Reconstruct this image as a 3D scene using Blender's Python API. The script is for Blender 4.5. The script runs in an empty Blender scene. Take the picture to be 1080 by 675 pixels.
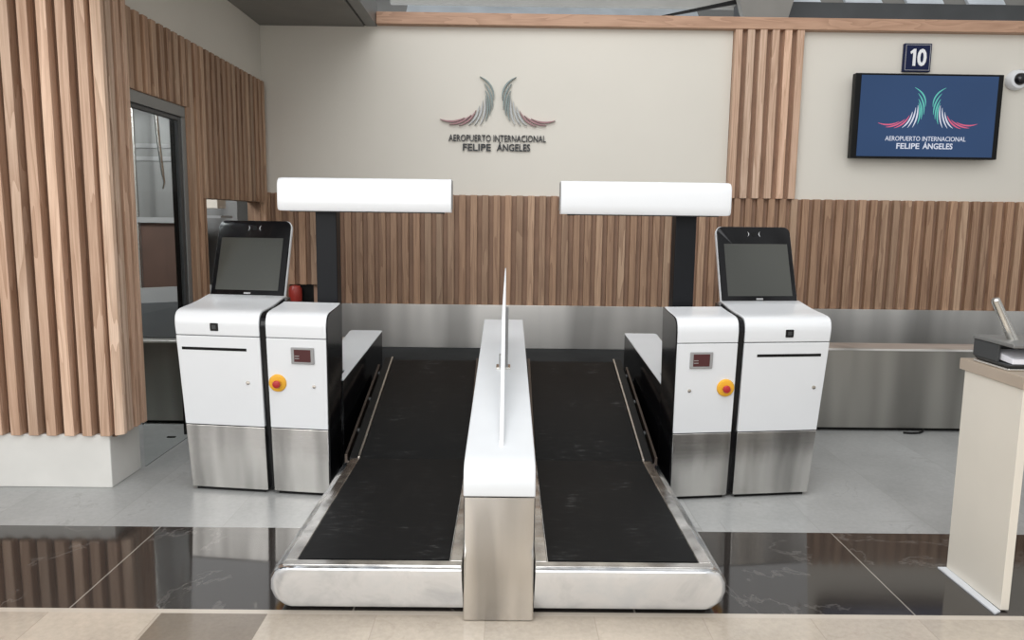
import bpy, bmesh, math, random
from mathutils import Matrix, Vector
random.seed(7)
SC = bpy.context.scene
COL = SC.collection
CX = -0.018                      # centre line of the bag drop position

# ------------------------------------------------------------------ materials
def new_mat(name):
    m = bpy.data.materials.new(name); m.use_nodes = True
    nt = m.node_tree
    for n in list(nt.nodes): nt.nodes.remove(n)
    out = nt.nodes.new('ShaderNodeOutputMaterial')
    b = nt.nodes.new('ShaderNodeBsdfPrincipled')
    nt.links.new(b.outputs[0], out.inputs[0])
    return m, nt, b

def nd(nt, kind, **kw):
    n = nt.nodes.new(kind)
    for k, v in kw.items(): setattr(n, k, v)
    return n

def ramp(nt, fac, stops):
    r = nd(nt, 'ShaderNodeValToRGB')
    els = r.color_ramp.elements
    while len(els) > 1: els.remove(els[-1])
    els[0].position = stops[0][0]; els[0].color = (*stops[0][1], 1)
    for p, c in stops[1:]:
        e = els.new(p); e.color = (*c, 1)
    nt.links.new(fac, r.inputs[0])
    return r.outputs[0]

def objcoord(nt, scale=(1, 1, 1), kind='Object'):
    tc = nd(nt, 'ShaderNodeTexCoord'); mp = nd(nt, 'ShaderNodeMapping')
    mp.inputs['Scale'].default_value = scale
    nt.links.new(tc.outputs[kind], mp.inputs[0])
    return mp.outputs[0]

def noise(nt, vec, scale, detail=3, rough=.5, dist=0.):
    n = nd(nt, 'ShaderNodeTexNoise')
    n.inputs['Scale'].default_value = scale; n.inputs['Detail'].default_value = detail
    n.inputs['Roughness'].default_value = rough; n.inputs['Distortion'].default_value = dist
    nt.links.new(vec, n.inputs['Vector'])
    return n.outputs[0]

def mth(nt, op, a, b=None, c=None):
    n = nd(nt, 'ShaderNodeMath', operation=op)
    for i, v in enumerate((a, b, c)):
        if v is None: continue
        if isinstance(v, (int, float)): n.inputs[i].default_value = v
        else: nt.links.new(v, n.inputs[i])
    return n.outputs[0]

def mixc(nt, fac, a, b, blend='MIX'):
    n = nd(nt, 'ShaderNodeMix', data_type='RGBA', blend_type=blend)
    for sock, v in ((n.inputs[0], fac), (n.inputs[6], a), (n.inputs[7], b)):
        if isinstance(v, (int, float)): sock.default_value = v
        elif isinstance(v, tuple): sock.default_value = (*v, 1)
        else: nt.links.new(v, sock)
    return n.outputs[2]

def bump(nt, b, h, strength, dist=.01):
    n = nd(nt, 'ShaderNodeBump'); n.inputs['Strength'].default_value = strength
    n.inputs['Distance'].default_value = dist
    nt.links.new(h, n.inputs['Height']); nt.links.new(n.outputs[0], b.inputs['Normal'])

def plain(name, col, rough=.5, metal=0., spec=.5, vary=.04, vscale=4., coat=0.):
    m, nt, b = new_mat(name)
    v = objcoord(nt)
    n = noise(nt, v, vscale, 3)
    lo = tuple(c * (1 - vary) for c in col); hi = tuple(min(1, c * (1 + vary)) for c in col)
    c = ramp(nt, n, [(.3, lo), (.7, hi)])
    nt.links.new(c, b.inputs['Base Color'])
    b.inputs['Roughness'].default_value = rough; b.inputs['Metallic'].default_value = metal
    b.inputs['Specular IOR Level'].default_value = spec
    b.inputs['Coat Weight'].default_value = coat
    return m

def wood(name, dark, light, rough=.5, horizontal=False):
    m, nt, b = new_mat(name)
    at = nd(nt, 'ShaderNodeAttribute'); at.attribute_name = 'var'
    tc = nd(nt, 'ShaderNodeTexCoord')
    sep = nd(nt, 'ShaderNodeSeparateColor'); nt.links.new(at.outputs['Color'], sep.inputs[0])
    off = nd(nt, 'ShaderNodeCombineXYZ')
    for i, k in enumerate((17., 31., 23.)):
        nt.links.new(mth(nt, 'MULTIPLY', sep.outputs[0], k), off.inputs[i])
    add = nd(nt, 'ShaderNodeVectorMath', operation='ADD')
    nt.links.new(tc.outputs['Object'], add.inputs[0]); nt.links.new(off.outputs[0], add.inputs[1])
    mp = nd(nt, 'ShaderNodeMapping')
    mp.inputs['Scale'].default_value = (.12, 1, 1) if horizontal else (1, 1, .055)
    nt.links.new(add.outputs[0], mp.inputs[0])
    # cathedral grain: distorted bands from a stretched noise field
    n1 = noise(nt, mp.outputs[0], 9., 2, .5, .6)
    bands = mth(nt, 'FRACT', mth(nt, 'MULTIPLY', n1, 8.))
    bands = mth(nt, 'POWER', bands, 1.6)
    mp2 = nd(nt, 'ShaderNodeMapping')
    mp2.inputs['Scale'].default_value = (.03, 1, 1) if horizontal else (1, 1, .03)
    nt.links.new(add.outputs[0], mp2.inputs[0])
    n2 = noise(nt, mp2.outputs[0], 160., 3, .6)
    f = mth(nt, 'ADD', mth(nt, 'MULTIPLY', bands, .34), mth(nt, 'MULTIPLY', n2, .66))
    c = ramp(nt, f, [(.2, light), (.8, dark)])
    # per board tone
    tone = mth(nt, 'MULTIPLY_ADD', sep.outputs[1], .34, .80)
    tint = nd(nt, 'ShaderNodeCombineColor')
    nt.links.new(tone, tint.inputs[0]); nt.links.new(mth(nt, 'MULTIPLY', tone, mth(nt, 'MULTIPLY_ADD', sep.outputs[2], .10, .94)), tint.inputs[1])
    nt.links.new(mth(nt, 'MULTIPLY', tone, mth(nt, 'MULTIPLY_ADD', sep.outputs[2], .16, .90)), tint.inputs[2])
    c2 = mixc(nt, 1., c, tint.outputs[0], 'MULTIPLY')
    nt.links.new(c2, b.inputs['Base Color'])
    b.inputs['Roughness'].default_value = rough; b.inputs['Specular IOR Level'].default_value = .35
    bump(nt, b, n2, .15, .002)
    return m

def steel(name, col, rough=.24, streak=.35, wav=1.6):
    m, nt, b = new_mat(name)
    v = objcoord(nt, (1, 1, .12))
    n1 = noise(nt, v, wav * 4, 2, .5)
    fine = noise(nt, objcoord(nt, (1, 1, 90)), 3., 2)
    c = ramp(nt, n1, [(.38, tuple(k * .70 for k in col)), (.60, tuple(min(1, k * 1.2) for k in col))])  # streaky reflections of the hall painted into the base colour
    nt.links.new(c, b.inputs['Base Color'])
    b.inputs['Metallic'].default_value = 1.
    r = mth(nt, 'MULTIPLY_ADD', fine, .12, rough - .06)
    nt.links.new(r, b.inputs['Roughness'])
    bump(nt, b, n1, streak, .02)
    return m

M = {}
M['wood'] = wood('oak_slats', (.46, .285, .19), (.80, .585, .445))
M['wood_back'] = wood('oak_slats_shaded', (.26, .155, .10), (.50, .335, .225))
M['wood_trim'] = wood('oak_trim_board', (.33, .20, .135), (.50, .33, .235), horizontal=True)
M['gap'] = plain('oak_backing_dark', (.30, .185, .125), .7, vary=.15)
M['beige'] = plain('beige_wall_paint', (.705, .672, .605), .55, vary=.02, vscale=1.2)
M['white'] = plain('white_lacquer', (.775, .79, .81), .28, vary=.01, coat=.15)
M['white_cover'] = plain('white_cover_sheet', (.74, .765, .79), .35, vary=.02)
M['steel'] = steel('brushed_steel', (.66, .645, .62))
M['steel_bright'] = steel('polished_steel', (.86, .92, 1.0), .22, .5, 1.6)
def apron_mat():
    m, nt, b = new_mat('satin_aluminium')
    n = noise(nt, objcoord(nt, (1, 1, .6)), 5., 5, .62, .5)
    c = ramp(nt, n, [(.32, (.74, .77, .81)), (.5, (.93, .95, .98)), (.68, (.84, .88, .93))])  # clouds in the colour imitate the marble floor mirrored in the metal
    nt.links.new(c, b.inputs['Base Color'])
    b.inputs['Metallic'].default_value = .5
    r = mth(nt, 'MULTIPLY_ADD', n, .2, .12); nt.links.new(r, b.inputs['Roughness'])
    bump(nt, b, n, .15, .01)
    return m
M['apron'] = apron_mat()
M['steel_dark'] = steel('steel_cladding', (.36, .35, .325), .34, .25, .7)
M['steel_guard'] = steel('steel_back_guard', (.74, .725, .70), .42, .35, .55)
M['steel_edge'] = plain('steel_edge', (.55, .5, .45), .3, 1., vary=.1)
M['brown_rail'] = plain('bronze_side_rail', (.12, .095, .08), .35, .9, vary=.15)
M['black_gloss'] = plain('black_gloss', (.005, .005, .006), .14, spec=.3, vary=.05)
M['collector_rubber'] = plain('collector_rubber', (.028, .030, .031), .8, spec=.1, vary=.2)
M['black'] = plain('black_satin', (.006, .006, .006), .45, spec=.2, vary=.1)
M['post_black'] = plain('black_post_paint', (.007, .008, .010), .45, spec=.2, vary=.08)
M['grey_plastic'] = plain('grey_plastic', (.33, .33, .33), .4)
M['dark_grey'] = plain('dark_grey_metal', (.055, .058, .06), .45, .3, vary=.12)
M['grey_ceiling'] = plain('grey_soffit_paint', (.23, .225, .21), .7, vary=.05)
M['grey_frame'] = plain('grey_frame_paint', (.22, .22, .215), .45, .4)
M['plinth'] = plain('plinth_stone', (.70, .69, .66), .5, vary=.05)
M['cream_panel'] = plain('cream_laminate', (.74, .69, .605), .35, vary=.02)
M['taupe_top'] = plain('taupe_laminate', (.43, .35, .275), .3, vary=.05)
M['yellow'] = plain('yellow_plastic', (.82, .42, .03), .4)
M['red'] = plain('red_plastic', (.45, .028, .03), .35)
M['dark_red'] = plain('dark_red_plastic', (.32, .03, .02), .4)
M['brown_board'] = plain('brown_board', (.095, .05, .035), .6, vary=.1)
M['chrome'] = plain('satin_chrome', (.72, .70, .66), .22, 1., vary=.04)
M['navy'] = plain('navy_sign', (.008, .014, .055), .5, spec=.2)
M['sign_white'] = plain('sign_white', (.85, .86, .88), .5)
M['letter'] = plain('dark_letter', (.02, .023, .028), .45)
M['f_green'] = plain('green_metal_feather', (.20, .255, .25), .4)
M['f_white'] = plain('pale_metal_feather', (.46, .475, .48), .4)
M['f_red'] = plain('rose_metal_feather', (.33, .17, .185), .4)
M['lettering_grey'] = plain('grey_lettering', (.55, .55, .55), .5)
M['sealant'] = plain('white_sealant', (.62, .64, .67), .6)
M['cam_dark'] = plain('camera_dome', (.01, .01, .012), .1)
M['paper'] = plain('white_paper', (.8, .8, .85), .7)

def glass_mat():
    m, nt, b = new_mat('door_glass')
    b.inputs['Base Color'].default_value = (.93, .96, .95, 1)
    b.inputs['Transmission Weight'].default_value = 1.
    b.inputs['Roughness'].default_value = .02; b.inputs['IOR'].default_value = 1.05
    return m
M['glass'] = glass_mat()

def display_mat():
    m, nt, b = new_mat('touch_display')
    n = noise(nt, objcoord(nt), 1.2, 1)
    c = ramp(nt, n, [(.3, (.035, .037, .032)), (.7, (.06, .062, .055))])
    nt.links.new(c, b.inputs['Base Color'])
    b.inputs['Roughness'].default_value = .14; b.inputs['Specular IOR Level'].default_value = .6
    return m
M['display'] = display_mat()

def emit(name, col, s, base=None):
    m, nt, b = new_mat(name)
    v = objcoord(nt); n = noise(nt, v, 1.5, 1)
    c = ramp(nt, n, [(.2, tuple(k * .92 for k in col)), (.8, tuple(min(1, k * 1.06) for k in col))])
    nt.links.new(c, b.inputs['Emission Color']); b.inputs['Emission Strength'].default_value = s
    b.inputs['Base Color'].default_value = (*(base or (.01, .01, .01)), 1)
    b.inputs['Roughness'].default_value = .35; b.inputs['Specular IOR Level'].default_value = .15
    return m
M['tv_blue'] = emit('screen_blue', (.028, .066, .160), .9)
M['tv_white'] = emit('screen_white', (.72, .75, .86), .9)
M['tv_green'] = emit('screen_green', (.13, .55, .47), .9)
M['tv_pink'] = emit('screen_pink', (.72, .13, .24), .9)
M['meter_red'] = emit('meter_red_window', (.10, .03, .03), .8)

def belt_mat():
    m, nt, b = new_mat('black_belt_rubber')
    v = objcoord(nt, (1, .6, 1))
    n = noise(nt, v, 5., 6, .65)
    sp = noise(nt, objcoord(nt, (.35, 1, 1)), 38., 3)
    f = mth(nt, 'MULTIPLY', n, sp)
    c = ramp(nt, f, [(.25, (.006, .0065, .007)), (.36, (.010, .0105, .011)), (.47, (.05, .05, .05))])
    nt.links.new(c, b.inputs['Base Color'])
    b.inputs['Roughness'].default_value = .5; b.inputs['Specular IOR Level'].default_value = .12
    bump(nt, b, sp, .04, .002)
    return m
M['belt'] = belt_mat()

def tile_mat(name, base, vein, grout, pitch, offx, gw, rough, veinamt, vscale, spec=.5, pitchy=None, offy=0.):
    m, nt, b = new_mat(name)
    tc = nd(nt, 'ShaderNodeTexCoord'); s = nd(nt, 'ShaderNodeSeparateXYZ')
    nt.links.new(tc.outputs['Object'], s.inputs[0])
    def line(sock, p, o):
        t = mth(nt, 'DIVIDE', mth(nt, 'SUBTRACT', sock, o), p)
        d = mth(nt, 'ABSOLUTE', mth(nt, 'SUBTRACT', mth(nt, 'FRACT', mth(nt, 'ADD', t, .5)), .5))
        return mth(nt, 'LESS_THAN', d, gw / p / 2), mth(nt, 'FLOOR', t)
    g, cell = line(s.outputs[0], pitch, offx)
    if pitchy:
        g2, cy = line(s.outputs[1], pitchy, offy)
        g = mth(nt, 'MAXIMUM', g, g2); cell = mth(nt, 'MULTIPLY_ADD', cy, 7.3, cell)
    off = nd(nt, 'ShaderNodeCombineXYZ')
    nt.links.new(mth(nt, 'MULTIPLY', cell, 3.7), off.inputs[2])
    add = nd(nt, 'ShaderNodeVectorMath', operation='ADD')
    nt.links.new(tc.outputs['Object'], add.inputs[0]); nt.links.new(off.outputs[0], add.inputs[1])
    n = noise(nt, add.outputs[0], vscale, 6, .6, .8)
    cl = noise(nt, add.outputs[0], vscale * .5, 3, .5)
    lo = tuple(k * .78 for k in base); hi = tuple(min(1, k * 1.16) for k in base)
    spk = noise(nt, add.outputs[0], vscale * 14, 4, .7)
    mot = mth(nt, 'ADD', mth(nt, 'MULTIPLY', cl, .65), mth(nt, 'MULTIPLY', spk, .35))
    c = ramp(nt, mot, [(.34, lo), (.66, hi)])
    va = mth(nt, 'ABSOLUTE', mth(nt, 'SUBTRACT', n, .5))
    vm = mth(nt, 'MULTIPLY', mth(nt, 'SUBTRACT', 1., mth(nt, 'MINIMUM', mth(nt, 'DIVIDE', va, .016), 1.)), veinamt)
    patch = mth(nt, 'GREATER_THAN', noise(nt, add.outputs[0], 1.3, 2), .55)
    vm = mth(nt, 'MULTIPLY', vm, patch)
    c = mixc(nt, vm, c, vein)
    c = mixc(nt, g, c, grout)
    nt.links.new(c, b.inputs['Base Color'])
    rr = mth(nt, 'MULTIPLY_ADD', cl, .12, rough - .06)
    nt.links.new(rr, b.inputs['Roughness'])
    b.inputs['Specular IOR Level'].default_value = spec
    return m
M['floor_grey'] = tile_mat('floor_grey_tile', (.385, .39, .385), (.25, .245, .24), (.30, .30, .29), .62, -2.07, .004, .30, .55, 2.6, .4)
M['floor_dark'] = tile_mat('floor_dark_marble', (.036, .031, .028), (.30, .28, .26), (.26, .24, .21), 1.153, 1.695, .007, .07, .20, 1.7, .65)
M['floor_cream'] = tile_mat('floor_cream_marble', (.50, .435, .36), (.34, .28, .22), (.40, .34, .28), .44, -.95, .003, .10, .25, 3., .6)
M['floor_line'] = plain('floor_pale_strip', (.56, .50, .43), .14, vary=.05)
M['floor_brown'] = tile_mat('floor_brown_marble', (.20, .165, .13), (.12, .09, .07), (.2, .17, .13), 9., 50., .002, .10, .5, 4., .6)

# ------------------------------------------------------------------ mesh helpers
class MB:
    def __init__(s):
        s.bm = bmesh.new(); s.col = s.bm.loops.layers.color.new('var')
    def _var(s, faces, v=None):
        v = v or (random.random(), random.random(), random.random(), 1)
        for f in faces:
            for l in f.loops: l[s.col] = v
    def loft(s, rings, caps=True, closed=False):
        vs = [[s.bm.verts.new(p) for p in r] for r in rings]
        n = len(vs[0]); fs = []
        pairs = list(zip(vs, vs[1:])) + ([(vs[-1], vs[0])] if closed else [])
        for a, b in pairs:
            for i in range(n):
                j = (i + 1) % n
                fs.append(s.bm.faces.new((a[i], a[j], b[j], b[i])))
        if caps and not closed:
            fs.append(s.bm.faces.new(vs[0][::-1])); fs.append(s.bm.faces.new(vs[-1]))
        s._var(fs)
        return s
    def box(s, x0, x1, y0, y1, z0, z1):
        return s.loft([[(x0, y0, z), (x1, y0, z), (x1, y1, z), (x0, y1, z)] for z in (z0, z1)])
    def quad(s, *p):
        f = s.bm.faces.new([s.bm.verts.new(q) for q in p]); s._var([f]); return s
    def cyl(s, p0, p1, r0, r1=None, n=24):
        return s.tube([p0, p1], [r0, r1 if r1 is not None else r0], n)
    def tube(s, pts, radii, n=16):
        pts = [Vector(p) for p in pts]
        if isinstance(radii, (int, float)): radii = [radii] * len(pts)
        rings = []
        d0 = (pts[1] - pts[0]).normalized()
        ref = Vector((0, 0, 1)) if abs(d0.z) < .9 else Vector((1, 0, 0))
        u = d0.cross(ref).normalized()
        for i, p in enumerate(pts):
            d = (pts[min(i + 1, len(pts) - 1)] - pts[max(i - 1, 0)]).normalized()
            u = (u - d * u.dot(d)).normalized(); w = d.cross(u)
            rings.append([p + (u * math.cos(2 * math.pi * k / n) + w * math.sin(2 * math.pi * k / n)) * radii[i] for k in range(n)])
        return s.loft(rings)
    def lathe(s, c, axis, prof, n=28):
        a = Vector(axis).normalized()
        ref = Vector((0, 0, 1)) if abs(a.z) < .9 else Vector((1, 0, 0))
        u = a.cross(ref).normalized(); w = a.cross(u); c = Vector(c)
        return s.loft([[c + a * h + (u * math.cos(2 * math.pi * k / n) + w * math.sin(2 * math.pi * k / n)) * max(r, 1e-4) for k in range(n)] for r, h in prof])
    def build(s, name, mat, parent=None, bev=0., seg=2, smooth=35, kind=None, label=None):
        bmesh.ops.recalc_face_normals(s.bm, faces=s.bm.faces)
        me = bpy.data.meshes.new(name); s.bm.to_mesh(me); s.bm.free()
        mats = mat if isinstance(mat, (list, tuple)) else [mat]
        for m in mats: me.materials.append(m)
        if smooth:
            for p in me.polygons: p.use_smooth = True
            me.set_sharp_from_angle(angle=math.radians(smooth))
        o = bpy.data.objects.new(name, me); COL.objects.link(o)
        if parent: put(o, parent)
        if bev:
            b = o.modifiers.new('bevel', 'BEVEL'); b.width = bev; b.segments = seg
            b.limit_method = 'ANGLE'; b.angle_limit = math.radians(40); b.harden_normals = True
        if kind: o['kind'] = kind
        if label: o['label'] = label
        return o

def put(o, parent):
    o.parent = parent
    w = Matrix.Translation(parent.location) if parent.parent is None else Matrix.Translation(parent.location)
    # every parent here is unrotated and unscaled, with absolute world coordinates in the meshes
    o.matrix_parent_inverse = Matrix.Translation(-Vector(world_loc(parent)))

def world_loc(o):
    return Vector(o.location) if (o.parent is None or o.type == 'EMPTY') else Vector((0, 0, 0))

def thing(name, label, cat, loc=(0, 0, 0), group=None):
    o = bpy.data.objects.new(name, None); COL.objects.link(o)
    o.location = loc; o.empty_display_size = .1
    tag(o, label, cat, group); return o

def tag(o, label, cat, group=None):
    o['label'] = label; o['category'] = cat
    if group: o['group'] = group
    return o

def text_mesh(name, txt, mat, parent, x0, x1, z0, z1, y, depth=.01, bold=0., slant=None):
    cu = bpy.data.curves.new(name, 'FONT'); cu.body = txt; cu.extrude = .05; cu.offset = bold
    cu.resolution_u = 3
    t = bpy.data.objects.new(name + '_tmp', cu); COL.objects.link(t)
    bpy.context.view_layer.update()
    me = bpy.data.meshes.new_from_object(t.evaluated_get(bpy.context.evaluated_depsgraph_get()))
    bpy.data.objects.remove(t); bpy.data.curves.remove(cu)
    xs = [v.co.x for v in me.vertices]; ys = [v.co.y for v in me.vertices]
    a, b, c, d = min(xs), max(xs), min(ys), max(ys)
    for v in me.vertices:
        X, Y, Z = v.co
        v.co = (x0 + (X - a) / (b - a) * (x1 - x0), y - (Z + .05) / .1 * depth, z0 + (Y - c) / (d - c) * (z1 - z0))
    me.materials.clear(); me.materials.append(mat)
    o = bpy.data.objects.new(name, me); COL.objects.link(o); put(o, parent)
    return o

def lerp(a, b, t): return a + (b - a) * t

# ------------------------------------------------------------------ setting: floor
def floor():
    mb = MB(); mats = ['floor_grey', 'floor_dark', 'floor_cream', 'floor_line', 'floor_brown']
    def rect(x0, x1, y0, y1, k):
        vs = [mb.bm.verts.new(p) for p in ((x0, y0, 0), (x1, y0, 0), (x1, y1, 0), (x0, y1, 0))]
        f = mb.bm.faces.new(vs); f.material_index = k
    Y0, Y1 = 2.915, 3.735
    rect(-7, 9, Y1, 7.4, 0); rect(-7, 9, Y0, Y1, 1); rect(-7, 9, Y0 - .032, Y0, 3)
    rect(-7, -1.377, -7, Y0 - .032, 2); rect(-.95, 9, -7, Y0 - .032, 2)
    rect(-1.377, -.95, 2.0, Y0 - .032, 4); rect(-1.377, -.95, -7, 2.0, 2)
    o = mb.build('floor', [M[k] for k in mats], smooth=0, kind='structure')
floor()

# ------------------------------------------------------------------ setting: walls
WB = 7.15                         # front face of the slats on the back wall
def slats_x(mb, x0, x1, y, z0, z1, pitch=.107, face=.058, dep=.05, start=None, rad=False):
    x = start if start is not None else x0
    while x < x1 - .01:
        a = max(x, x0); b = min(x + face, x1)
        if b - a > .008: mb.box(a, b, y, y + dep, z0, z1)
        x += pitch
def slats_y(mb, y0, y1, x, z0, z1, pitch=.107, face=.058, dep=.05):
    y = y0
    while y < y1 - .01:
        mb.box(x - dep, x, y, min(y + face, y1), z0, z1); y += pitch

wb = MB().box(-2.27, 6.2, WB + .055, WB + .25, 0, 3.32).build('wall_back', M['beige'], smooth=0, kind='structure')
HX0, HX1, HZ0, HZ1 = -2.06, -1.83, .775, .945     # the small recess low in the slats, behind the left kiosk
mb = MB()
x = -2.27
while x < 6.15:
    a, b = x, x + .062
    z0 = HZ1 if (b > HX0 and a < HX1) else .74
    mb.box(a, b, WB, WB + .05, z0, 1.80); x += .107
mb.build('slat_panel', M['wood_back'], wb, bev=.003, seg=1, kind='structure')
MB().box(-2.27, HX0, WB + .044, WB + .056, .74, 1.797).box(HX1, 6.15, WB + .044, WB + .056, .74, 1.797).box(HX0, HX1, WB + .044, WB + .056, HZ1, 1.797).build('slat_backing', M['gap'], wb, smooth=0, kind='structure')
MB().box(HX0, HX1, WB + .046, WB + .056, .74, HZ1).build('recess', M['black'], wb, smooth=0, kind='structure')
mb = MB(); slats_x(mb, 2.045, 2.68, WB - .02, 1.80, 3.312, .1125, .066, .06)
mb.build('slat_column', M['wood'], wb, bev=.003, seg=1, kind='structure')
MB().box(2.045, 2.672, WB + .035, WB + .056, 1.80, 3.312).build('slat_column_backing', M['gap'], wb, smooth=0, kind='structure')
MB().box(-1.2, 6.2, WB - .03, WB + .2, 3.31, 3.415).build('trim_1', M['wood_trim'], bev=.006, kind='structure')

# left wall: slats over a door and over the belt opening, paint above
XL = -2.22
DY0, DY1, DZ = 4.565, 5.395, 2.325
OY0, OY1, OZ = 5.68, 7.04, 1.71
SZ = 2.79
wl = MB().box(XL - .16, XL - .05, 4.58, WB + .1, SZ - .02, 3.32).build('wall_left', M['beige'], smooth=0, kind='structure')
mb = MB()
y = 4.60
while y < WB - .01:
    a, b = y, min(y + .06, WB)
    if b < DY1 + .02: z0 = DZ
    elif a > OY0 - .02 and b < OY1 + .05: z0 = OZ
    else: z0 = 0.
    mb.box(XL - .05, XL, a, b, z0, SZ); y += .107
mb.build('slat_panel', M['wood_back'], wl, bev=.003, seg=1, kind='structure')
mb = MB()
mb.box(XL - .16, XL - .047, 4.55, DY1, DZ, SZ - .02).box(XL - .11, XL - .047, DY1, OY0, 0, SZ - .02)
mb.box(XL - .16, XL - .047, OY0, OY1, OZ, SZ - .02).box(XL - .16, XL - .047, OY1, WB + .1, 0, SZ - .02)
mb.box(XL - .06, XL - .002, DY1, DY1 + .12, 0, DZ).box(XL - .06, XL - .002, OY0 - .015, OY0, 0, OZ)
mb.build('slat_backing', M['wood_back'], wl, smooth=0, kind='structure')

# pillar with slats over a stone plinth
M['gap_dark'] = plain('oak_backing_deep', (.15, .082, .048), .7, vary=.15)
pl = MB().box(-3.7, -2.27, 4.315, 4.56, .3, 4.2).build('pillar', M['gap_dark'], smooth=0, kind='structure')
mb = MB(); slats_x(mb, -3.7, -2.262, 4.255, .318, 4.2, .1025, .056, .065, start=-3.70 + .0365)
mb.loft([[(-2.262, 4.285, z), (-2.250, 4.270, z), (-2.212, 4.300, z), (-2.212, 4.335, z), (-2.262, 4.335, z)] for z in (.318, 4.2)])
slats_y(mb, 4.372, 4.6, XL, .318, 4.2, .09, .055, .055)
mb.build('slat_panel', M['wood'], pl, bev=.003, seg=1, kind='structure')
MB().box(-3.7, -2.293, 4.285, 4.64, 0, .318).build('baseboard_left', M['plinth'], bev=.006, kind='structure')

# soffit and roof construction above
MB().box(-5.0, -1.32, 3.3, WB + .3, 3.3, 3.36).build('ceiling', M['grey_ceiling'], smooth=0, kind='structure')
MB().box(-1.30, -1.205, 5.2, WB + .06, 3.305, 3.75).build('trim_2', M['grey_frame'], smooth=0, kind='structure')
MB().box(-1.325, -1.298, 5.2, WB + .05, 3.31, 3.6).build('trim_3', M['black'], smooth=0, kind='structure')

# door in the left wall
door = MB()
X0, X1 = XL - .050, XL - .012
door.box(X0, X1, DY0 + .02, DY1 - .001, DZ - .075, DZ - .001).box(X0, X1, DY1 - .060, DY1 - .001, 0, DZ - .075)
MB().box(XL - .120, XL - .051, DY1 - .012, DY1 + .004, 0, DZ).build('door_lining', M['black'], None, smooth=0, kind='structure')
door = door.build('door_1', M['grey_frame'], bev=.004, seg=1, kind='structure')
lf = MB()
a, b = DY0 + .0, DY1 - .061
lf.box(X0 + .004, X0 + .030, b - .045, b, .01, DZ - .08)
lf.box(X0 + .004, X0 + .030, a, b - .045, DZ - .105, DZ - .08)
lf.build('door_frame', M['dark_grey'], door, bev=.003, seg=1)
MB().box(X0 + .012, X0 + .018, a + .05, b - .04, .02, DZ - .10).build('glass_pane', M['glass'], door, smooth=0)

# room behind the left wall
MB().box(-4.9, -4.8, 3.4, 8.2, 0, 3.3).build('wall_side_room', M['dark_grey'], smooth=0, kind='structure')
MB().box(-4.8, -2.38, 8.1, 8.2, 0, 3.3).build('wall_far_room', M['grey_frame'], smooth=0, kind='structure')

# ------------------------------------------------------------------ baggage collector along the back wall
col = thing('baggage_collector', 'long low steel baggage conveyor running along the back wall', 'conveyor', (0, 5.65, 0))
for a, b in ((-4.6, -.99), (.955, 5.6)):
    MB().box(a, b, 5.655, 5.70, .03, .630).build('front_panel', M['steel_dark'], col, smooth=0)
    MB().box(a, b, 5.645, 5.92, .630, .647).build('ledge', M['steel_guard'], col, bev=.003, seg=1)
    MB().box(a, b, 5.90, 5.92, .36, .630).build('inner_panel', M['steel_dark'], col, smooth=0)
MB().box(-.99, .955, 5.655, 5.70, .03, .335).build('front_panel', M['steel_dark'], col, smooth=0)
MB().box(-4.6, 5.6, 5.70, WB - .03, .32, .362).build('belt', M['collector_rubber'], col, smooth=0)
MB().box(-2.17, 5.6, WB - .03, WB - .005, .362, .775).build('back_guard', M['steel_guard'], col, bev=.003, seg=1)
MB().box(-4.6, 5.6, 5.70, 5.74, 0.0, .03).build('base_rail', M['black'], col, smooth=0)

# ------------------------------------------------------------------ kiosks, cabinets, lamps: mirrored pairs
def yf(u): return 4.17 + .13 * (u - .975)
LEAN = -.075 / .97
def band(s, u0, u1, prof):
    """loft a (v, z) side profile between two distances from the centre line"""
    return [[(CX + s * edge(s, u, z), yf(edge(s, u, z)) + v, z) for v, z in prof] for u in (u0, u1)]
def edge(s, u, z):
    """kiosk and cabinet flanks lean outward a little towards the top"""
    k = z / .97
    if u > 1.75: return u + (-.020 + .030 * k if s < 0 else -.022 + .048 * k)
    if u < 1.05: return u + (.000 - .016 * k if s < 0 else -.010 - .012 * k)
    return u
def hood_prof(vend, z0=.926):
    p = [(z0 * LEAN, z0), (-.077, .985), (-.075, 1.010), (-.068, 1.032), (-.054, 1.049), (-.034, 1.060), (-.005, 1.066), (.06, 1.071), (.15, 1.075), (.25, 1.083)]
    if vend > .3: p += [(.33, 1.0925), (vend, 1.104)]
    else: p += [(vend, 1.087)]
    return p + [(vend + .0, z0)]
def fpt(s, u, z, out=.0):
    return (CX + s * u, yf(u) + z * LEAN - out, z)
def front_rect(mb, s, u0, u1, z0, z1, d=.004, back=.003):
    ring = lambda o: [fpt(s, u0, z0, o), fpt(s, u1, z0, o), fpt(s, u1, z1, o), fpt(s, u0, z1, o)]
    return mb.loft([ring(d), ring(-back)])
FN = Vector((0, -1, LEAN)).normalized()
def front_disc(mb, s, u, z, prof, n=28):
    return mb.lathe(fpt(s, u, z), FN, prof, n)

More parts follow.
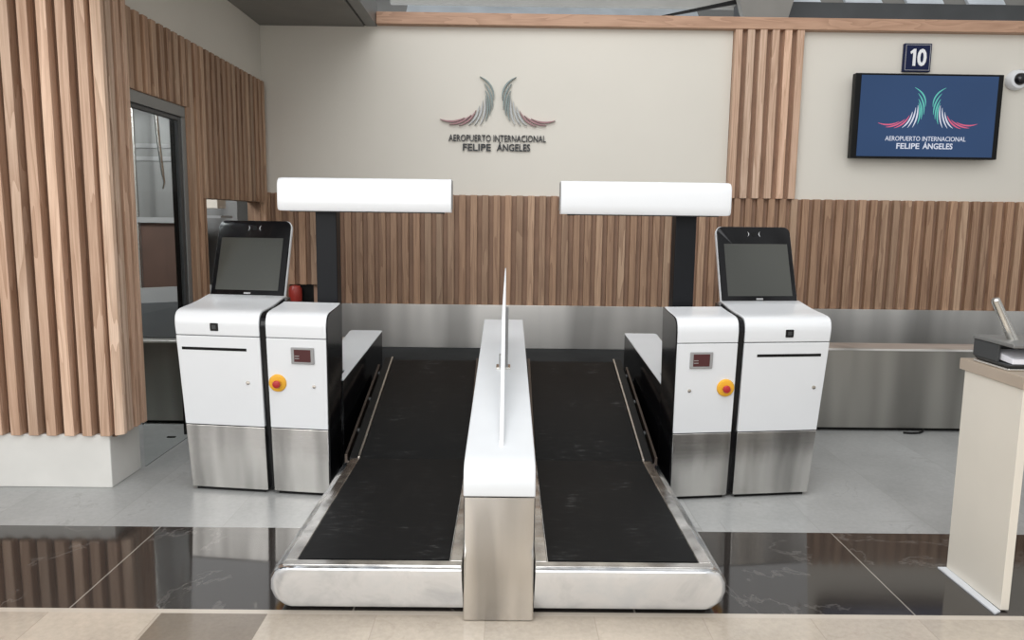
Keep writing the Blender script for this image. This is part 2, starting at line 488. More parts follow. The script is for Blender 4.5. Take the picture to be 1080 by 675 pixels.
def kiosk(s, label):
    u0, u1 = 1.343, 1.822
    t = thing('bag_drop_kiosk', label, 'kiosk', (CX + s * 1.58, 4.45, 0))
    D = .50
    MB().loft(band(s, u0, u1, [(.02 * LEAN, .02), (.400 * LEAN, .400), (D, .400), (D, .02)])).build('steel_base', M['steel'], t, bev=.004)
    MB().loft(band(s, u0 + .02, u1 - .02, [(.02, 0), (.02, .025), (D - .03, .025), (D - .03, 0)])).build('foot_plinth', M['black'], t)
    MB().loft(band(s, u0, u1, [(.404 * LEAN, .404), (.9225 * LEAN, .9225), (D, .9225), (D, .404)])).build('front_panel', M['white'], t, bev=.004)
    p = hood_prof(.43); p[-1] = (D, .926); p.insert(-1, (D, 1.09))
    MB().loft(band(s, u0, u1, p)).build('hood', M['white'], t, bev=.006, seg=3)
    MB().loft(band(s, u0 + .006, u1 - .006, [(.395 * LEAN + .01, .395), (.93 * LEAN + .01, .93), (D - .01, .93), (D - .01, .395)])).build('inner_core', M['black'], t)
    front_rect(MB(), s, 1.422, 1.80, .842, .858, .0015, .004).build('card_slot', M['black'], t, smooth=0)
    sq = front_rect(MB(), s, 1.578, 1.626, .953, .998, .006, .004).build('scanner_window', M['black_gloss'], t, bev=.006)
    front_rect(MB(), s, 1.590, 1.614, .965, .987, .0075, -.005).build('scanner_lens', M['dark_grey'], sq, bev=.003)
    ul = 1.425 if s < 0 else 1.775
    k = front_disc(MB(), s, ul, .662, [(.0, -.003), (.011, -.003), (.011, .005), (.006, .006), (.0, .006)], 16).build('lock', M['chrome'], t)
    # touch screen, leaning back
    B = Vector((0, .43, 1.098)); up = Vector((0, .215, .465)).normalized(); nn = Vector((0, -up.z, up.y))
    def P(u, h, d):
        q = B + up * h + nn * d
        return (CX + s * u, yf(u) + q.y, q.z)
    def rr(ua, ub, ha, hb, r, d, n=6):
        pts = []
        for cx_, ch, a0 in ((ub - r, hb - r, 0), (ua + r, hb - r, 90)):
            for k in range(n + 1):
                a = math.radians(a0 + 90 * k / n)
                pts.append(P(cx_ + r * math.cos(a), ch + r * math.sin(a), d))
        pts += [P(ua, ha, d), P(ub, ha, d)]
        return pts
    ua, ub, H = 1.345, (1.826 if s < 0 else 1.842), .508
    MB().loft([rr(ua, ub, -.06, H, .045, -.035), rr(ua - .001, ub + .001, -.06, H + .001, .045, -.008), rr(ua + .003, ub - .003, -.06, H - .003, .043, -.003)]).build('screen_back_shell', M['white'], t)
    sc = MB().loft([rr(ua + .004, ub - .004, -.05, H - .004, .042, -.004), rr(ua + .004, ub - .004, -.05, H - .004, .042, .003), rr(ua + .008, ub - .008, -.05, H - .008, .040, .006)]).build('screen', M['black_gloss'], t)
    inn, outr = ua + .045, ub - .032
    MB().loft([[P(inn, .035, d), P(outr, .035, d), P(outr, .385, d), P(inn, .385, d)] for d in (.0045, .0068)]).build('display', M['display'], sc, smooth=0)
    um = (ua + ub) / 2
    for sg in (-1, 1):
        # two bright crescents either side of the camera, horns pointing inward
        pts = []
        for k in range(9):
            a = math.radians(-62 + 124 * k / 8); pts.append((sg * (.030 - .020 * math.cos(a) + .022), .020 * math.sin(a)))
        for k in range(9):
            a = math.radians(62 - 124 * k / 8); pts.append((sg * (.030 - .011 * math.cos(a) + .016), .018 * math.sin(a)))
        MB().loft([[P(um + x, .452 + z, d) for x, z in pts] for d in (.0055, .0072)]).build('camera_light', M['sign_white'], sc, smooth=0)
    MB().loft([[P(um + .016 * math.cos(a * math.pi / 8), .452 + .016 * math.sin(a * math.pi / 8), d) for a in range(16)] for d in (.0055, .007)]).build('camera_lens', M['black'], sc)
    MB().loft([[P(um - .022, .010, d), P(um + .022, .010, d), P(um + .022, .021, d), P(um - .022, .021, d)] for d in (.0055, .0070)]).build('maker_plate', M['grey_plastic'], sc, smooth=0)
    # black joint towards the cabinet
    pj = [(a + (.012 if a < .2 else 0), b - .008) for a, b in hood_prof(.43, .02)]
    pj[0] = (.02 + .01, .02)
    MB().loft(band(s, 1.307, 1.342, pj)).build('side_joint', M['black_gloss'], t)
    return t

def cabinet(s, label):
    u0, u1 = .973, 1.306
    t = thing('control_cabinet', label, 'cabinet', (CX + s * 1.14, 4.35, 0))
    D = .285
    MB().loft(band(s, u0 + .006, u1, [(.02 * LEAN, .02), (.400 * LEAN, .400), (D, .400), (D, .02)])).build('steel_base', M['steel'], t, bev=.004)
    MB().loft(band(s, u0 + .02, u1 - .02, [(.02, 0), (.02, .025), (D - .03, .025), (D - .03, 0)])).build('foot_plinth', M['black'], t)
    MB().loft(band(s, u0 + .006, u1, [(.404 * LEAN, .404), (.9225 * LEAN, .9225), (D, .9225), (D, .404)])).build('front_panel', M['white'], t, bev=.004)
    MB().loft(band(s, u0 + .006, u1, hood_prof(D))).build('hood', M['white'], t, bev=.005, seg=3)
    MB().loft(band(s, u0 + .012, u1 - .006, [(.395 * LEAN + .01, .395), (.93 * LEAN + .01, .93), (D - .01, .93), (D - .01, .395)])).build('inner_core', M['black'], t)
    pj = [(a + .003, b - .002) for a, b in hood_prof(D + .01, .02)]; pj[0] = (.005, .02)
    MB().loft(band(s, u0 - .002, u0 + .0055, pj)).build('side_panel', M['black_gloss'], t, bev=.002, seg=1)
    m = front_rect(MB(), s, 1.035, 1.165, .782, .876, .010, .004).build('weight_display', M['grey_plastic'], t, bev=.004)
    front_rect(MB(), s, 1.053, 1.147, .795, .864, .0115, -.009).build('display_window', M['meter_red'], m, smooth=0)
    for zz in (.812, .826):
        front_rect(MB(), s, 1.056 if s > 0 else 1.118, 1.082 if s > 0 else 1.144, zz, zz + .004, .0122, -.011).build('display_mark', M['grey_plastic'], m, smooth=0)
    e = front_disc(MB(), s, 1.250, .668, [(.0, -.002), (.050, -.002), (.050, .006), (.045, .014), (.036, .016), (.0, .016)], 36).build('emergency_stop', M['yellow'], t)
    front_disc(MB(), s, 1.250, .668, [(.0, .012), (.015, .012), (.015, .024), (.021, .027), (.022, .034), (.018, .040), (.008, .043), (.0, .043)], 28).build('stop_button', M['red'], e)
    front_disc(MB(), s, 1.043, .655, [(.0, -.003), (.010, -.003), (.010, .005), (.005, .006), (.0, .006)], 16).build('lock', M['chrome'], t)
    return t

def lamp(s, label):
    t = thing('lamp_gantry', label, 'lamp', (CX + s * 1.08, 4.56, 0))
    uo = 1.138 if s > 0 else 1.112
    ui = uo - .122
    MB().box(*sorted((CX + s * ui, CX + s * uo)), 4.515, 4.625, 0, 1.63).build('post', M['post_black'], t, bev=.004)
    MB().box(*sorted((CX + s * (ui - .03), CX + s * (uo + .03))), 4.49, 4.65, 0, .012).build('base_plate', M['post_black'], t, bev=.003)
    # white housing: rounded front, rounded outer end
    u_in, u_out, y0, y1, z0, z1 = .328, 1.315, 4.435, 4.545, 1.622, 1.813
    if s < 0: u_in, u_out = .308, 1.31
    prof = [(y0 + .006, z0), (y0, z0 + .010), (y0 - .002, z0 + .05), (y0, z1 - .035), (y0 + .008, z1 - .014), (y0 + .022, z1 - .003), (y0 + .04, z1), (y1 - .02, z1), (y1, z1 - .02), (y1, z0)]
    rings = []
    cyy, czz = (y0 + y1) / 2, (z0 + z1) / 2
    for u, k in ((u_in, 1.), (u_out - .03, 1.), (u_out - .012, .985), (u_out - .003, .955), (u_out, .90)):
        rings.append([(CX + s * u, cyy + (y - cyy) * (1 - (1 - k) * .45), czz + (z - czz) * k) for y, z in prof])
    MB().loft(rings).build('lamp_housing', M['white'], t)
    MB().box(*sorted((CX + s * (u_in - .004), CX + s * (u_in + .003))), y0 + .03, y1 - .004, z0 + .02, z1 - .006).build('end_cap', M['grey_plastic'], t, bev=.002)
    MB().box(*sorted((CX + s * (u_in + .05), CX + s * (u_out - .06))), y0 + .035, y1 - .03, z0 - .006, z0 + .004).build('lamp_lens', M['dark_grey'], t, bev=.002)
    MB().box(*sorted((CX + s * (u_in + .04), CX + s * (u_in + .085))), y0 + .012, y0 + .05, z0 - .008, z0 + .004).build('sensor', M['black'], t, bev=.002)

kiosk(-1, 'white and steel bag drop kiosk with touchscreen, beside the slatted pillar and glass door')
kiosk(1, 'white and steel bag drop kiosk with touchscreen, on the side of the cream counter')
cabinet(-1, 'narrow white cabinet with red stop button, beside the kiosk near the slatted pillar')
cabinet(1, 'narrow white cabinet with red stop button, beside the kiosk near the cream counter')
lamp(-1, 'white lamp bar on a black post, above the conveyor on the glass door side')
lamp(1, 'white lamp bar on a black post, above the conveyor on the counter and TV side')

# ------------------------------------------------------------------ conveyors
def guard_z(y): return .622 + .106 * (y - 4.46)
def guard_u(y): return .956 - .038 * (y - 4.46)
def conveyor(s, label):
    t = thing('bag_drop_conveyor', label, 'conveyor', (CX + s * .5, 3.6, 0))
    ui, b0, b1 = .1435, .195, .787
    # front frame: bumper-shaped steel tray, raked front, bulging flank, rounded outer front corner
    lv = [(.022, 2.905, .885, .05), (.026, 2.901, .893, .055), (.06, 2.880, .918, .06), (.11, 2.850, .926, .07), (.17, 2.812, .912, .07), (.215, 2.783, .886, .065), (.238, 2.769, .862, .06), (.247, 2.764, .846, .055), (.252, 2.768, .838, .05)]
    rings = []
    for z, yfr, u, r in lv:
        pts = [(ui, yfr)]
        for k in range(9):
            a = math.radians(270 + 90 * k / 8)
            pts.append((u - r + r * math.cos(a), yfr + r + r * math.sin(a)))
        pts += [(u, 4.13), (ui, 4.13)]
        rings.append([(CX + s * a, b, z) for a, b in pts])
    fr = MB().loft(rings).build('frame', [M['steel_bright'], M['apron']], t, smooth=50)
    for p in fr.data.polygons:
        if p.center.y < 2.93 and p.normal.y < -.5 and p.center.z < .25: p.material_index = 1
    MB().box(*sorted((CX + s * (ui + .01), CX + s * .86)), 2.96, 4.12, 0, .03).build('plinth', M['black'], t, smooth=0)
    # top rails round the belt
    f = .2525; g = .262
    mb = MB()
    for r in ([(b1 + .004, 2.8325), (.838, 2.8325), (.838, 4.09), (b1 + .004, 4.09)], [(ui, 2.79), (.838, 2.79), (.838, 2.832), (ui, 2.832)], [(ui, 2.832), (b0 - .004, 2.832), (b0 - .004, 4.09), (ui, 4.09)]):
        mb.loft([[(CX + s * a, b, z) for a, b in r] for z in (.248, g - .004)])
    mb.build('top_rail', M['steel'], t, bev=.003, seg=1)
    MB().loft([[(CX + s * a, b, z) for a, b in ((b0, 2.836), (b1, 2.836), (b1, 4.085), (b0, 4.085))] for z in (.245, g - .002)]).build('front_belt', M['belt'], t, smooth=0)
    # rising rear belt
    ya, za, yb, zb = 4.092, .255, 5.34, .580
    prof = [(ya, za), (yb, zb), (yb + .035, zb - .012), (yb + .045, zb - .05), (yb + .02, zb - .09), (ya, za - .06)]
    MB().loft([[(CX + s * u, y, z) for y, z in prof] for u in (b0, b1)]).build('rear_belt', M['belt'], t)
    k = (zb - za) / (yb - ya)
    def rail(u0, u1, up, lo, nm, mat, y0=ya + .005, y1=yb + .03):
        z = lambda y: za + k * (y - ya)
        return MB().loft([[(CX + s * u, y0, z(y0) + lo), (CX + s * u, y0, z(y0) + up), (CX + s * u, y1, z(y1) + up), (CX + s * u, y1, z(y1) + lo)] for u in (u0, u1)]).build(nm, mat, t, bev=.002, seg=1)
    rail(b1 + .002, b1 + .014, .010, -.08, 'edge_strip', M['steel_edge'])
    rail(b1 + .015, b1 + .060, .004, -.10, 'side_channel', M['black'])
    rail(b1 + .075, b1 + .090, .012, -.10, 'side_bar', M['brown_rail'], y0=ya + .02, y1=yb - .1)
    rail(b0 - .020, b0 - .002, .006, -.10, 'edge_strip', M['brown_rail'])
    rail(ui + .004, b0 - .022, -.02, -.12, 'side_channel', M['black'])
    MB().loft([[(CX + s * u, y, z) for y, z in ((4.13, .0), (4.13, .17), (5.33, .48), (5.33, .0))] for u in (ui + .02, .905)]).build('rear_support', M['black'], t)
    # guard beside the rising belt: black skin, white top
    for y in (4.42, 4.80, 5.16):
        z = za + k * (y - ya)
        MB().cyl((CX + s * (b1 + .061), y, z - .02), (CX + s * (b1 + .074), y, z - .02), .016).build('side_bolt', M['dark_grey'], t)
def side_guard(s, label):
    g = thing('side_guard', label, 'guard', (CX + s * 1.06, 5.1, 0))
    y0, y1 = 4.470, 5.635
    MB().loft([[(CX + s * (guard_u(y) + d), y, z) for y, z in ((y0, .02), (y0, guard_z(y0) - .010), (y1, guard_z(y1) - .010), (y1, .02))] for d in (0, .012)]).build('side_skin', M['black_gloss'], g, bev=.002, seg=1)
    def outline(z_off):
        pts = [(guard_u(y0) - .002, y0), (guard_u(y1) - .002, y1)]
        r = .03
        for q in range(7):
            a = math.radians(90 - 90 * q / 6); pts.append((1.150 - r + r * math.cos(a), y1 - r + r * math.sin(a)))
        pts += [(1.150, 4.66), (.985, 4.66), (.985, y0)]
        return [(CX + s * a, b, guard_z(b) + z_off) for a, b in pts]
    MB().loft([outline(-.010), outline(0.)]).build('top_cover', M['white_cover'], g, bev=.003)
    MB().loft([[(CX + s * u, y, z) for y, z in ((4.68, .02), (4.68, guard_z(4.68) - .012), (5.60, guard_z(5.60) - .012), (5.60, .02))] for u in (.97, 1.13)]).build('box_core', M['black'], g)
side_guard(-1, 'low guard with white top and black side, behind the cabinet near the glass door')
side_guard(1, 'low guard with white top and black side, behind the cabinet near the counter')
conveyor(-1, 'black bag drop conveyor belt in a steel frame, left of the white centre divider')
conveyor(1, 'black bag drop conveyor belt in a steel frame, right of the white centre divider')

# ------------------------------------------------------------------ centre divider
dv = thing('centre_divider', 'long low white divider with steel front, standing between the two conveyors', 'divider', (CX, 2.85, 0))
w = .140
def rring(z, y0, r, n=5):
    pts = []
    for cx_, cy_, a0 in ((w - r, y0 + r, -90), ):
        for k in range(n + 1):
            a = math.radians(a0 + 90 * k / n); pts.append((cx_ + r * math.cos(a), cy_ + r * math.sin(a)))
    pts += [(w, 5.45), (-w, 5.45)]
    for k in range(n + 1):
        a = math.radians(180 + 90 * k / n); pts.append((-w + r + r * math.cos(a), y0 + r + r * math.sin(a)))
    return [(CX + a, b, z) for a, b in pts]
MB().loft([rring(.004, 2.842, .008), rring(.012, 2.838, .010), rring(.515, 2.838, .010)]).build('steel_body', M['steel'], dv)
tz = lambda y: .652 + .0812 * (y - 2.955)
prof = [(2.838, .518), (2.837, .55), (2.842, .585), (2.856, .615), (2.880, .636), (2.912, .647), (2.955, .652), (5.50, tz(5.50)), (5.50, .518)]
MB().loft([[(CX + u, y, z) for y, z in prof] for u in (-w - .001, w + .001)]).build('white_cover', M['white_cover'], dv, bev=.006, seg=3, smooth=40)
# upright fin standing lengthwise on the cover
th = .0105; xf = -.013
side = [(3.04, tz(3.04) - .005), (3.06, tz(3.06) + .02)]
for k in range(1, 13):
    a = k / 12; side.append((3.06 + 1.24 * a, .69 + .60 * (a ** 1.45)))
side += [(4.36, 1.302), (4.46, 1.305), (4.62, 1.24), (4.78, 1.05), (4.86, .86), (4.88, tz(4.88) - .005)]
fin = MB().loft([[(xf + (th if d > 0 else -th + 1.3 * th * max(0., (z - 1.08) / .225)), y, z) for y, z in side] for d in (-1, 1)]).build('fin_panel', M['white'], dv, bev=.004, seg=2)
MB().box(xf + th, xf + th + .016, 4.20, 4.26, tz(4.2) - .01, 1.10).build('fin_bracket', M['grey_plastic'], dv, bev=.003)
MB().box(xf - th - .014, xf - th, 4.20, 4.26, tz(4.2) - .01, .83).build('fin_bracket', M['grey_plastic'], dv, bev=.003)
MB().box(xf - th - .03, xf + th + .03, 4.18, 4.28, tz(4.18) - .01, tz(4.28) + .004).build('bracket_foot', M['chrome'], dv, bev=.002)

# ------------------------------------------------------------------ emblem (two wings of curved feathers) + lettering
WING = [  # top, control, lower tip in a unit frame, half width, colour
    ((0.15, 1.0), (0.025, 0.85), (0.037, 0.531), .017, 'g'),
    ((0.113, 0.858), (0.039, 0.654), (0.047, 0.338), .017, 'g'),
    ((0.106, 0.723), (0.056, 0.512), (0.067, 0.223), .017, 'g'),
    ((0.103, 0.627), (0.067, 0.35), (0.1, 0.108), .017, 'g'),
    ((0.108, 0.569), (0.095, 0.265), (0.145, 0.023), .017, 'w'),
    ((0.127, 0.512), (0.131, 0.223), (0.192, 0.012), .017, 'w'),
    ((0.155, 0.408), (0.169, 0.146), (0.244, 0.012), .017, 'w'),
    ((0.181, 0.319), (0.22, 0.081), (0.322, 0.0), .017, 'r'),
    ((0.22, 0.223), (0.3, 0.031), (0.403, 0.023), .017, 'r'),
    ((0.275, 0.165), (0.367, 0.023), (0.478, 0.127), .017, 'r'),
]
def emblem(parent, xc, x_half, z0, zh, y, depth, mats, wid=1.):
    for sg in (-1, 1):
        for a, c, b, hw, k in WING:
            L, R_ = [], []
            N = 14
            for i in range(N + 1):
                t = i / N
                px = (1 - t) ** 2 * a[0] + 2 * t * (1 - t) * c[0] + t * t * b[0]
                pz = (1 - t) ** 2 * a[1] + 2 * t * (1 - t) * c[1] + t * t * b[1]
                dx = 2 * (1 - t) * (c[0] - a[0]) + 2 * t * (b[0] - c[0]); dz = 2 * (1 - t) * (c[1] - a[1]) + 2 * t * (b[1] - c[1])
                X, Z = px * 2 * x_half, pz * zh; DX, DZ = dx * 2 * x_half, dz * zh
                l = math.hypot(DX, DZ); wv = hw * wid * x_half * (math.sin(math.pi * min(.98, max(.02, t))) ** .7)
                L.append((X - DZ / l * wv, Z + DX / l * wv)); R_.append((X + DZ / l * wv, Z - DX / l * wv))
            out = L + R_[::-1]
            MB().loft([[(xc + sg * px, yy, z0 + pz) for px, pz in out] for yy in (y - depth, y)]).build('feather', mats[k], parent, smooth=0)

wg = thing('airport_wall_sign', 'airport name and winged emblem mounted on the beige wall above the slats', 'sign', (-.1, WB + .05, 2.2))
emblem(wg, -.098, .555, 2.432, .44, WB + .052, .03, {'g': M['f_green'], 'w': M['f_white'], 'r': M['f_red']}, .85)
text_mesh('lettering', 'AEROPUERTO INTERNACIONAL', M['letter'], wg, -.552, .350, 2.292, 2.352, WB + .053, .02, .0)
text_mesh('lettering', 'FELIPE', M['letter'], wg, -.420, -.160, 2.207, 2.270, WB + .053, .02, .014)
text_mesh('lettering', 'ÁNGELES', M['letter'], wg, -.105, .205, 2.207, 2.289, WB + .053, .02, .014)

# ------------------------------------------------------------------ television, number sign, camera
tv = thing('television', 'wide flat television showing the airport emblem on a blue screen', 'television', (3.8, WB - .06, 2.17))
MB().box(3.133, 4.478, WB - .09, WB - .02, 2.177, 2.930).build('case', M['black'], tv, bev=.006)
MB().box(3.185, 4.428, WB - .094, WB - .086, 2.195, 2.912).build('screen', M['tv_blue'], tv, smooth=0)
MB().box(3.6, 4.0, WB - .03, WB + .054, 2.4, 2.7).build('wall_bracket', M['dark_grey'], tv, smooth=0)
emblem(tv, 3.815, .475, 2.447, .36, WB - .094, .002, {'g': M['tv_green'], 'w': M['tv_white'], 'r': M['tv_pink']}, .8)
text_mesh('lettering', 'AEROPUERTO INTERNACIONAL', M['tv_white'], tv, 3.437, 4.175, 2.335, 2.376, WB - .094, .002, .002)
text_mesh('lettering', 'FELIPE', M['tv_white'], tv, 3.545, 3.755, 2.264, 2.314, WB - .094, .002, .018)
text_mesh('lettering', 'ÁNGELES', M['tv_white'], tv, 3.785, 4.06, 2.264, 2.329, WB - .094, .002, .018)

ns = thing('number_sign', 'small square navy sign with a white number ten above the television', 'sign', (3.735, WB + .02, 2.96))
MB().box(3.610, 3.860, WB + .02, WB + .058, 2.967, 3.217).build('plate', M['navy'], ns, bev=.004)
MB().box(3.622, 3.848, WB + .0175, WB + .022, 2.979, 2.982).box(3.622, 3.848, WB + .0175, WB + .022, 3.202, 3.205).box(3.622, 3.625, WB + .0175, WB + .022, 2.982, 3.202).box(3.845, 3.848, WB + .0175, WB + .022, 2.982, 3.202).build('border', M['lettering_grey'], ns, smooth=0)
MB().loft([[(x, yy, z) for x, z in ((3.690, 3.018), (3.716, 3.018), (3.716, 3.168), (3.694, 3.168), (3.664, 3.142), (3.671, 3.122), (3.690, 3.135))] for yy in (WB + .016, WB + .021)]).build('numeral', M['sign_white'], ns, smooth=0)
text_mesh('numeral', '0', M['sign_white'], ns, 3.730, 3.815, 3.016, 3.170, WB + .021, .005, .03)

cm = thing('security_camera', 'round white security camera with black lens beside the television', 'camera', (4.66, WB + .05, 2.9))
MB().lathe((4.66, WB + .056, 2.905), (0, -1, 0), [(0, 0), (.085, 0), (.092, .02), (.09, .06), (.078, .085), (.058, .09), (0, .09)]).build('housing', M['white'], cm)
MB().lathe((4.66, WB + .056, 2.905), (0, -1, 0), [(0, .088), (.055, .088), (.05, .115), (.035, .135), (.012, .143), (0, .143)]).build('lens_dome', M['cam_dark'], cm)

bc = thing('warning_beacon', 'dark red beacon inside the small black recess at the foot of the slats', 'beacon', (-1.98, WB + .0, .775))
MB().cyl((-1.985, WB - .03, .77), (-1.985, WB - .03, .795), .06).build('base', M['black'], bc)
MB().lathe((-1.985, WB - .03, .795), (0, 0, 1), [(0, 0), (.058, 0), (.062, .05), (.060, .11), (.045, .14), (0, .15)]).build('red_lens', M['dark_red'], bc)

# ------------------------------------------------------------------ counter and its device
ct = thing('counter', 'cream service counter with taupe top and open underside, cut off by the frame', 'counter', (2.7, 3.1, 0))
MB().box(2.068, 2.104, 2.950, 3.340, .006, .944).build('end_panel', M['cream_panel'], ct, bev=.002, seg=1)
MB().box(4.10, 4.136, 2.950, 3.340, .0, .944).build('end_panel', M['cream_panel'], ct, bev=.002, seg=1)
MB().box(2.060, 4.15, 2.940, 3.372, .944, .994).build('counter_top', M['taupe_top'], ct, bev=.003)
MB().loft([[(2.030, 2.925, z), (2.066, 2.945, z), (2.070, 3.345, z), (2.030, 3.345, z)] for z in (.0, .006)]).build('floor_seal', M['sealant'], ct, smooth=0)

dc = thing('desk_reader', 'dark grey reader with clear front and a slanted silver rod, standing on the counter', 'reader', (2.2, 3.18, .994))
MB().box(2.075, 2.42, 3.06, 3.30, .994, 1.006).build('base', M['chrome'], dc, bev=.004)
MB().loft([[(2.08, 3.07, 1.006), (2.08, 3.29, 1.006), (2.40, 3.29, 1.006), (2.40, 3.07, 1.006)], [(2.072, 3.05, 1.022), (2.072, 3.30, 1.022), (2.41, 3.30, 1.022), (2.41, 3.05, 1.022)]]).build('body', M['dark_grey'], dc, bev=.006)
mb = MB()
mb.loft([[(2.070, 3.13, z), (2.070, 3.30, z), (2.41, 3.30, z), (2.41, 3.045, z), (2.398, 3.045, z), (2.398, 3.22, z), (2.082, 3.22, z), (2.082, 3.13, z)] for z in (1.022, 1.095)])
mb.build('side_wall', M['dark_grey'], dc, bev=.003)
MB().box(2.066, 2.416, 3.03, 3.305, 1.095, 1.112).build('lid', M['grey_frame'], dc, bev=.005)
MB().loft([[(2.088, 3.06, 1.023), (2.24, 3.06, 1.023), (2.24, 3.20, 1.033), (2.088, 3.20, 1.033)], [(2.088, 3.06, 1.045), (2.24, 3.06, 1.045), (2.24, 3.20, 1.066), (2.088, 3.20, 1.066)]]).build('ticket_tray', M['paper'], dc, bev=.003)
MB().tube([(2.155, 3.17, 1.105), (2.150, 3.17, 1.12), (2.060, 3.165, 1.280), (2.057, 3.165, 1.286)], [.023, .020, .018, .012], 20).build('silver_rod', M['chrome'], dc)

# ------------------------------------------------------------------ small things on the floor
cb = MB().tube([(3.04, 5.60, .008), (3.10, 5.59, .008), (3.16, 5.60, .008), (3.20, 5.63, .010), (3.22, 5.65, .02)], .008, 8).build('cable_end', M['black'])
tag(cb, 'short black cable end lying on the floor against the steel conveyor', 'cable')
for (x, y, l) in ((-2.345, 4.66, 'small black floor fixing beside the pillar plinth'), (-2.40, 5.31, 'small black floor fixing in front of the glass door')):
    fx = MB().box(x - .03, x + .03, y - .012, y + .012, .0, .006).build('floor_fixing', M['black'], bev=.002)
    tag(fx, l, 'fixing')

# ------------------------------------------------------------------ things in the side room, seen through the door
rk = thing('steel_rack', 'bare steel frame standing in the dark room behind the glass door', 'rack', (-3.3, 7.16, 0))
for x in (-3.46, -2.84): MB().box(x - .013, x + .013, 7.165, 7.195, 0, 2.95).build('post', M['chrome'], rk, bev=.002, seg=1)
MB().box(-3.9, -2.7, 7.16, 7.18, 2.572, 2.595).build('rail', M['chrome'], rk, smooth=0)
MB().box(-3.30, -3.19, 7.135, 7.165, 2.53, 2.61).build('clamp', M['grey_plastic'], rk, bev=.004)
MB().tube([(-3.23, 7.15, 2.55), (-3.215, 7.15, 2.25), (-3.19, 7.15, 1.96), (-3.18, 7.15, 1.88), (-3.195, 7.15, 1.82)], [.018, .018, .015, .009, .007], 10).build('hanging_tube', M['chrome'], rk)
MB().box(-3.46, -2.84, 7.15, 7.20, 1.508, 1.557).build('shelf_edge', M['grey_plastic'], rk, smooth=0)
bd = MB().box(-3.447, -2.853, 7.20, 7.225, .0, 1.505).build('brown_board', M['brown_board'], smooth=0)
tag(bd, 'plain brown board behind the glass door, framed by the steel rack', 'board')
pn = thing('metal_locker', 'tall grey metal locker in the dark room behind the rack', 'locker', (-3.1, 7.5, .0))
MB().box(-3.9, -2.6, 7.40, 7.8, .0, 3.0).build('body', M['grey_frame'], pn, bev=.004)
for z in (2.09, 2.21): MB().box(-3.88, -2.62, 7.385, 7.405, z, z + .04).build('crossbar', M['grey_plastic'], pn, smooth=0)
fb = thing('baggage_tray_ramp', 'slanted grey chute sheet above the conveyor ledge behind the glass door', 'chute', (-2.9, 6.0, .647))
MB().loft([[(-3.6, 5.75, .648), (-2.5, 5.75, .648), (-2.5, 6.55, .86), (-3.6, 6.55, .80)], [(-3.6, 5.75, .66), (-2.5, 5.75, .66), (-2.5, 6.55, .872), (-3.6, 6.55, .812)]]).build('sheet', M['dark_grey'], fb, smooth=0)
MB().loft([[(-3.6, 6.50, .80), (-2.5, 6.50, .86), (-2.5, 6.56, .86), (-3.6, 6.56, .80)], [(-3.6, 6.50, .93), (-2.5, 6.50, .99), (-2.5, 6.56, .99), (-3.6, 6.56, .93)]]).build('lip', M['grey_plastic'], fb, smooth=0)
bx = thing('lit_box', 'small pale box on a shelf seen through the opening above the left screen', 'box', (-2.62, 6.8, 1.6))
MB().box(-2.66, -2.545, 6.75, 6.95, 1.645, 1.80).build('carton', M['cream_panel'], bx, bev=.003)
MB().box(-2.72, -2.5, 6.70, 6.98, 1.56, 1.58).build('shelf', M['grey_plastic'], bx, smooth=0)

# ------------------------------------------------------------------ roof behind the wall top
rf = MB()
xx = -3.
while xx < 9:
    rf.box(xx, xx + .9, 8.3, 12.5, 4.6, 4.65); xx += .9
rf = rf.build('ceiling', M['grey_ceiling'], smooth=0, kind='structure')
MB().box(-3, 9, 10.5, 10.7, 3.6, 4.6).build('wall_roof', M['grey_frame'], smooth=0, kind='structure')
MB().box(2.25, 9, 7.75, 7.95, 3.45, 3.72).build('trim_4', M['dark_grey'], smooth=0, kind='structure')
MB().box(-1.2, 9, 7.98, 8.05, 3.715, 3.95).build('trim_5', M['grey_ceiling'], smooth=0, kind='structure')
MB().loft([[(2.25, 7.5, 3.42), (2.62, 7.5, 3.42), (2.62, 7.6, 3.42), (2.25, 7.6, 3.42)], [(2.1, 7.5, 3.9), (2.75, 7.5, 3.9), (2.75, 7.6, 3.9), (2.1, 7.6, 3.9)]]).build('trim_6', M['grey_ceiling'], smooth=0, kind='structure')
M['sheet_blue'] = plain('roof_sheet', (.62, .67, .72), .4, vary=.1)
MB().loft([[(-1.2, 8.6, 3.45), (2.2, 8.6, 3.45), (2.2, 8.7, 3.45), (-1.2, 8.7, 3.45)], [(-1.2, 9.4, 4.1), (2.2, 9.4, 4.1), (2.2, 9.5, 4.1), (-1.2, 9.5, 4.1)]]).build('trim_7', M['sheet_blue'], smooth=0, kind='structure')
mb = MB()
for i in range(6):
    x = 2.7 + i * .62
    mb.loft([[(x + .05, 7.94, 3.775), (x + .42, 7.94, 3.775), (x + .42, 7.99, 3.775), (x + .05, 7.99, 3.775)], [(x, 7.94, 3.86), (x + .37, 7.94, 3.86), (x + .37, 7.99, 3.86), (x, 7.99, 3.86)]])
mb.build('trim_8', M['sheet_blue'], smooth=0, kind='structure')

MB().loft([[(1.36, 7.60, 3.505), (2.2, 7.60, 3.66), (2.2, 7.64, 3.66), (1.36, 7.64, 3.505)], [(1.36, 7.60, 3.515), (2.2, 7.60, 3.70), (2.2, 7.64, 3.70), (1.36, 7.64, 3.515)]]).build('trim_9', M['black'], smooth=0, kind='structure')

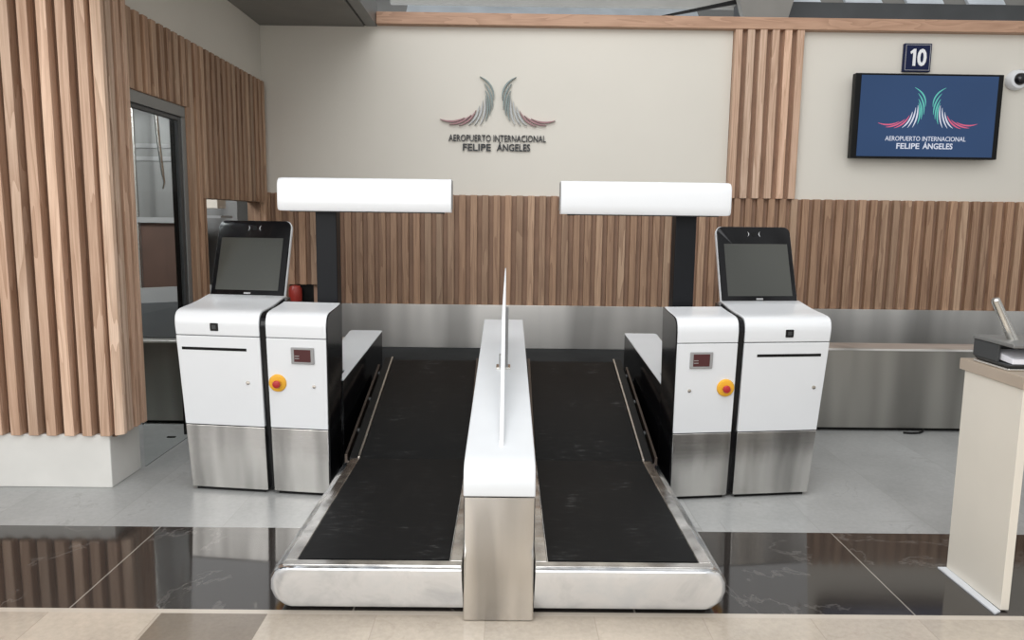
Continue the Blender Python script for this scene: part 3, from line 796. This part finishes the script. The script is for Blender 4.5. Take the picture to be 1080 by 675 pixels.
# ------------------------------------------------------------------ world, lights
w_ = bpy.data.worlds.new('hall_daylight'); SC.world = w_; w_.use_nodes = True
nt = w_.node_tree
for n in list(nt.nodes): nt.nodes.remove(n)
out = nd(nt, 'ShaderNodeOutputWorld'); bg = nd(nt, 'ShaderNodeBackground'); nt.links.new(bg.outputs[0], out.inputs[0])
tc = nd(nt, 'ShaderNodeTexCoord'); sp = nd(nt, 'ShaderNodeSeparateXYZ'); nt.links.new(tc.outputs['Generated'], sp.inputs[0])
mp = nd(nt, 'ShaderNodeMapping'); mp.inputs['Scale'].default_value = (1, 1, .25); nt.links.new(tc.outputs['Generated'], mp.inputs[0])
nz = noise(nt, mp.outputs[0], 5., 2)
bands = ramp(nt, nz, [(.36, (.30, .29, .27)), (.48, (.85, .86, .86)), (.62, (1.25, 1.27, 1.28))])
back = ramp(nt, sp.outputs[1], [(0., (1, 1, 1)), (.0, (1, 1, 1)), (.35, (0, 0, 0))])
colr = mixc(nt, back, (.42, .41, .39), bands)
up = ramp(nt, sp.outputs[2], [(.55, (0, 0, 0)), (.8, (1, 1, 1))])
colr = mixc(nt, up, colr, (.75, .75, .75))
nt.links.new(colr, bg.inputs['Color']); bg.inputs['Strength'].default_value = .75

def area(name, loc, target, sx, sy, power, col=(1, 1, 1)):
    l = bpy.data.lights.new(name, 'AREA'); l.shape = 'RECTANGLE'; l.size = sx; l.size_y = sy; l.energy = power; l.color = col
    o = bpy.data.objects.new(name, l); COL.objects.link(o); o.location = loc
    o.rotation_euler = (Vector(target) - Vector(loc)).to_track_quat('-Z', 'Y').to_euler()
    return o
area('facade_light', (-4.0, -4.6, 3.7), (.6, 5.2, .9), 10, 4.5, 430, (1, .985, .96))
area('roof_light', (-.3, 2.6, 6.0), (.8, 4.6, 0), 5, 3, 130, (.97, .985, 1))
area('front_floor_fill', (0, -.6, 5.5), (0, .2, 0), 8, 3.5, 170, (1, .995, .985))  # added fill, brightens the front floor and what mirrors it
area('side_room_fill', (-3.6, 5.2, 3.1), (-3.3, 7.4, 1.2), 1.2, 1.2, 75, (.95, .98, 1))  # added fill without a fixture, lifts the dark side room
area('roof_space_fill', (1.5, 7.7, 3.0), (1.5, 9.2, 4.0), 7, .6, 60, (.9, .95, 1))  # added fill hidden behind the wall, brightens the roof sheets

# ------------------------------------------------------------------ camera
cam = bpy.data.cameras.new('camera'); co = bpy.data.objects.new('camera', cam); COL.objects.link(co)
R = Vector((0.9999032890952252, -0.006193180567689697, 0.012452187398466003))
U = Vector((-0.011507191024863138, 0.13439201831886644, 0.9908614282365112))
Fw = Vector((0.007810058339592222, 0.9909088908303516, -0.13430775503333642))
U = (U - Fw * U.dot(Fw)).normalized(); R = Fw.cross(U).normalized()
m = Matrix(((R.x, U.x, -Fw.x, 0), (R.y, U.y, -Fw.y, 0), (R.z, U.z, -Fw.z, 1.6), (0, 0, 0, 1)))
co.matrix_world = m
cam.sensor_fit = 'HORIZONTAL'; cam.sensor_width = 36; cam.lens = 800 / 1080 * 36
cam.clip_start = .05; cam.clip_end = 200
SC.camera = co
SC.view_settings.view_transform = 'Standard'
SC.view_settings.look = 'None'
SC.view_settings.exposure = 0.
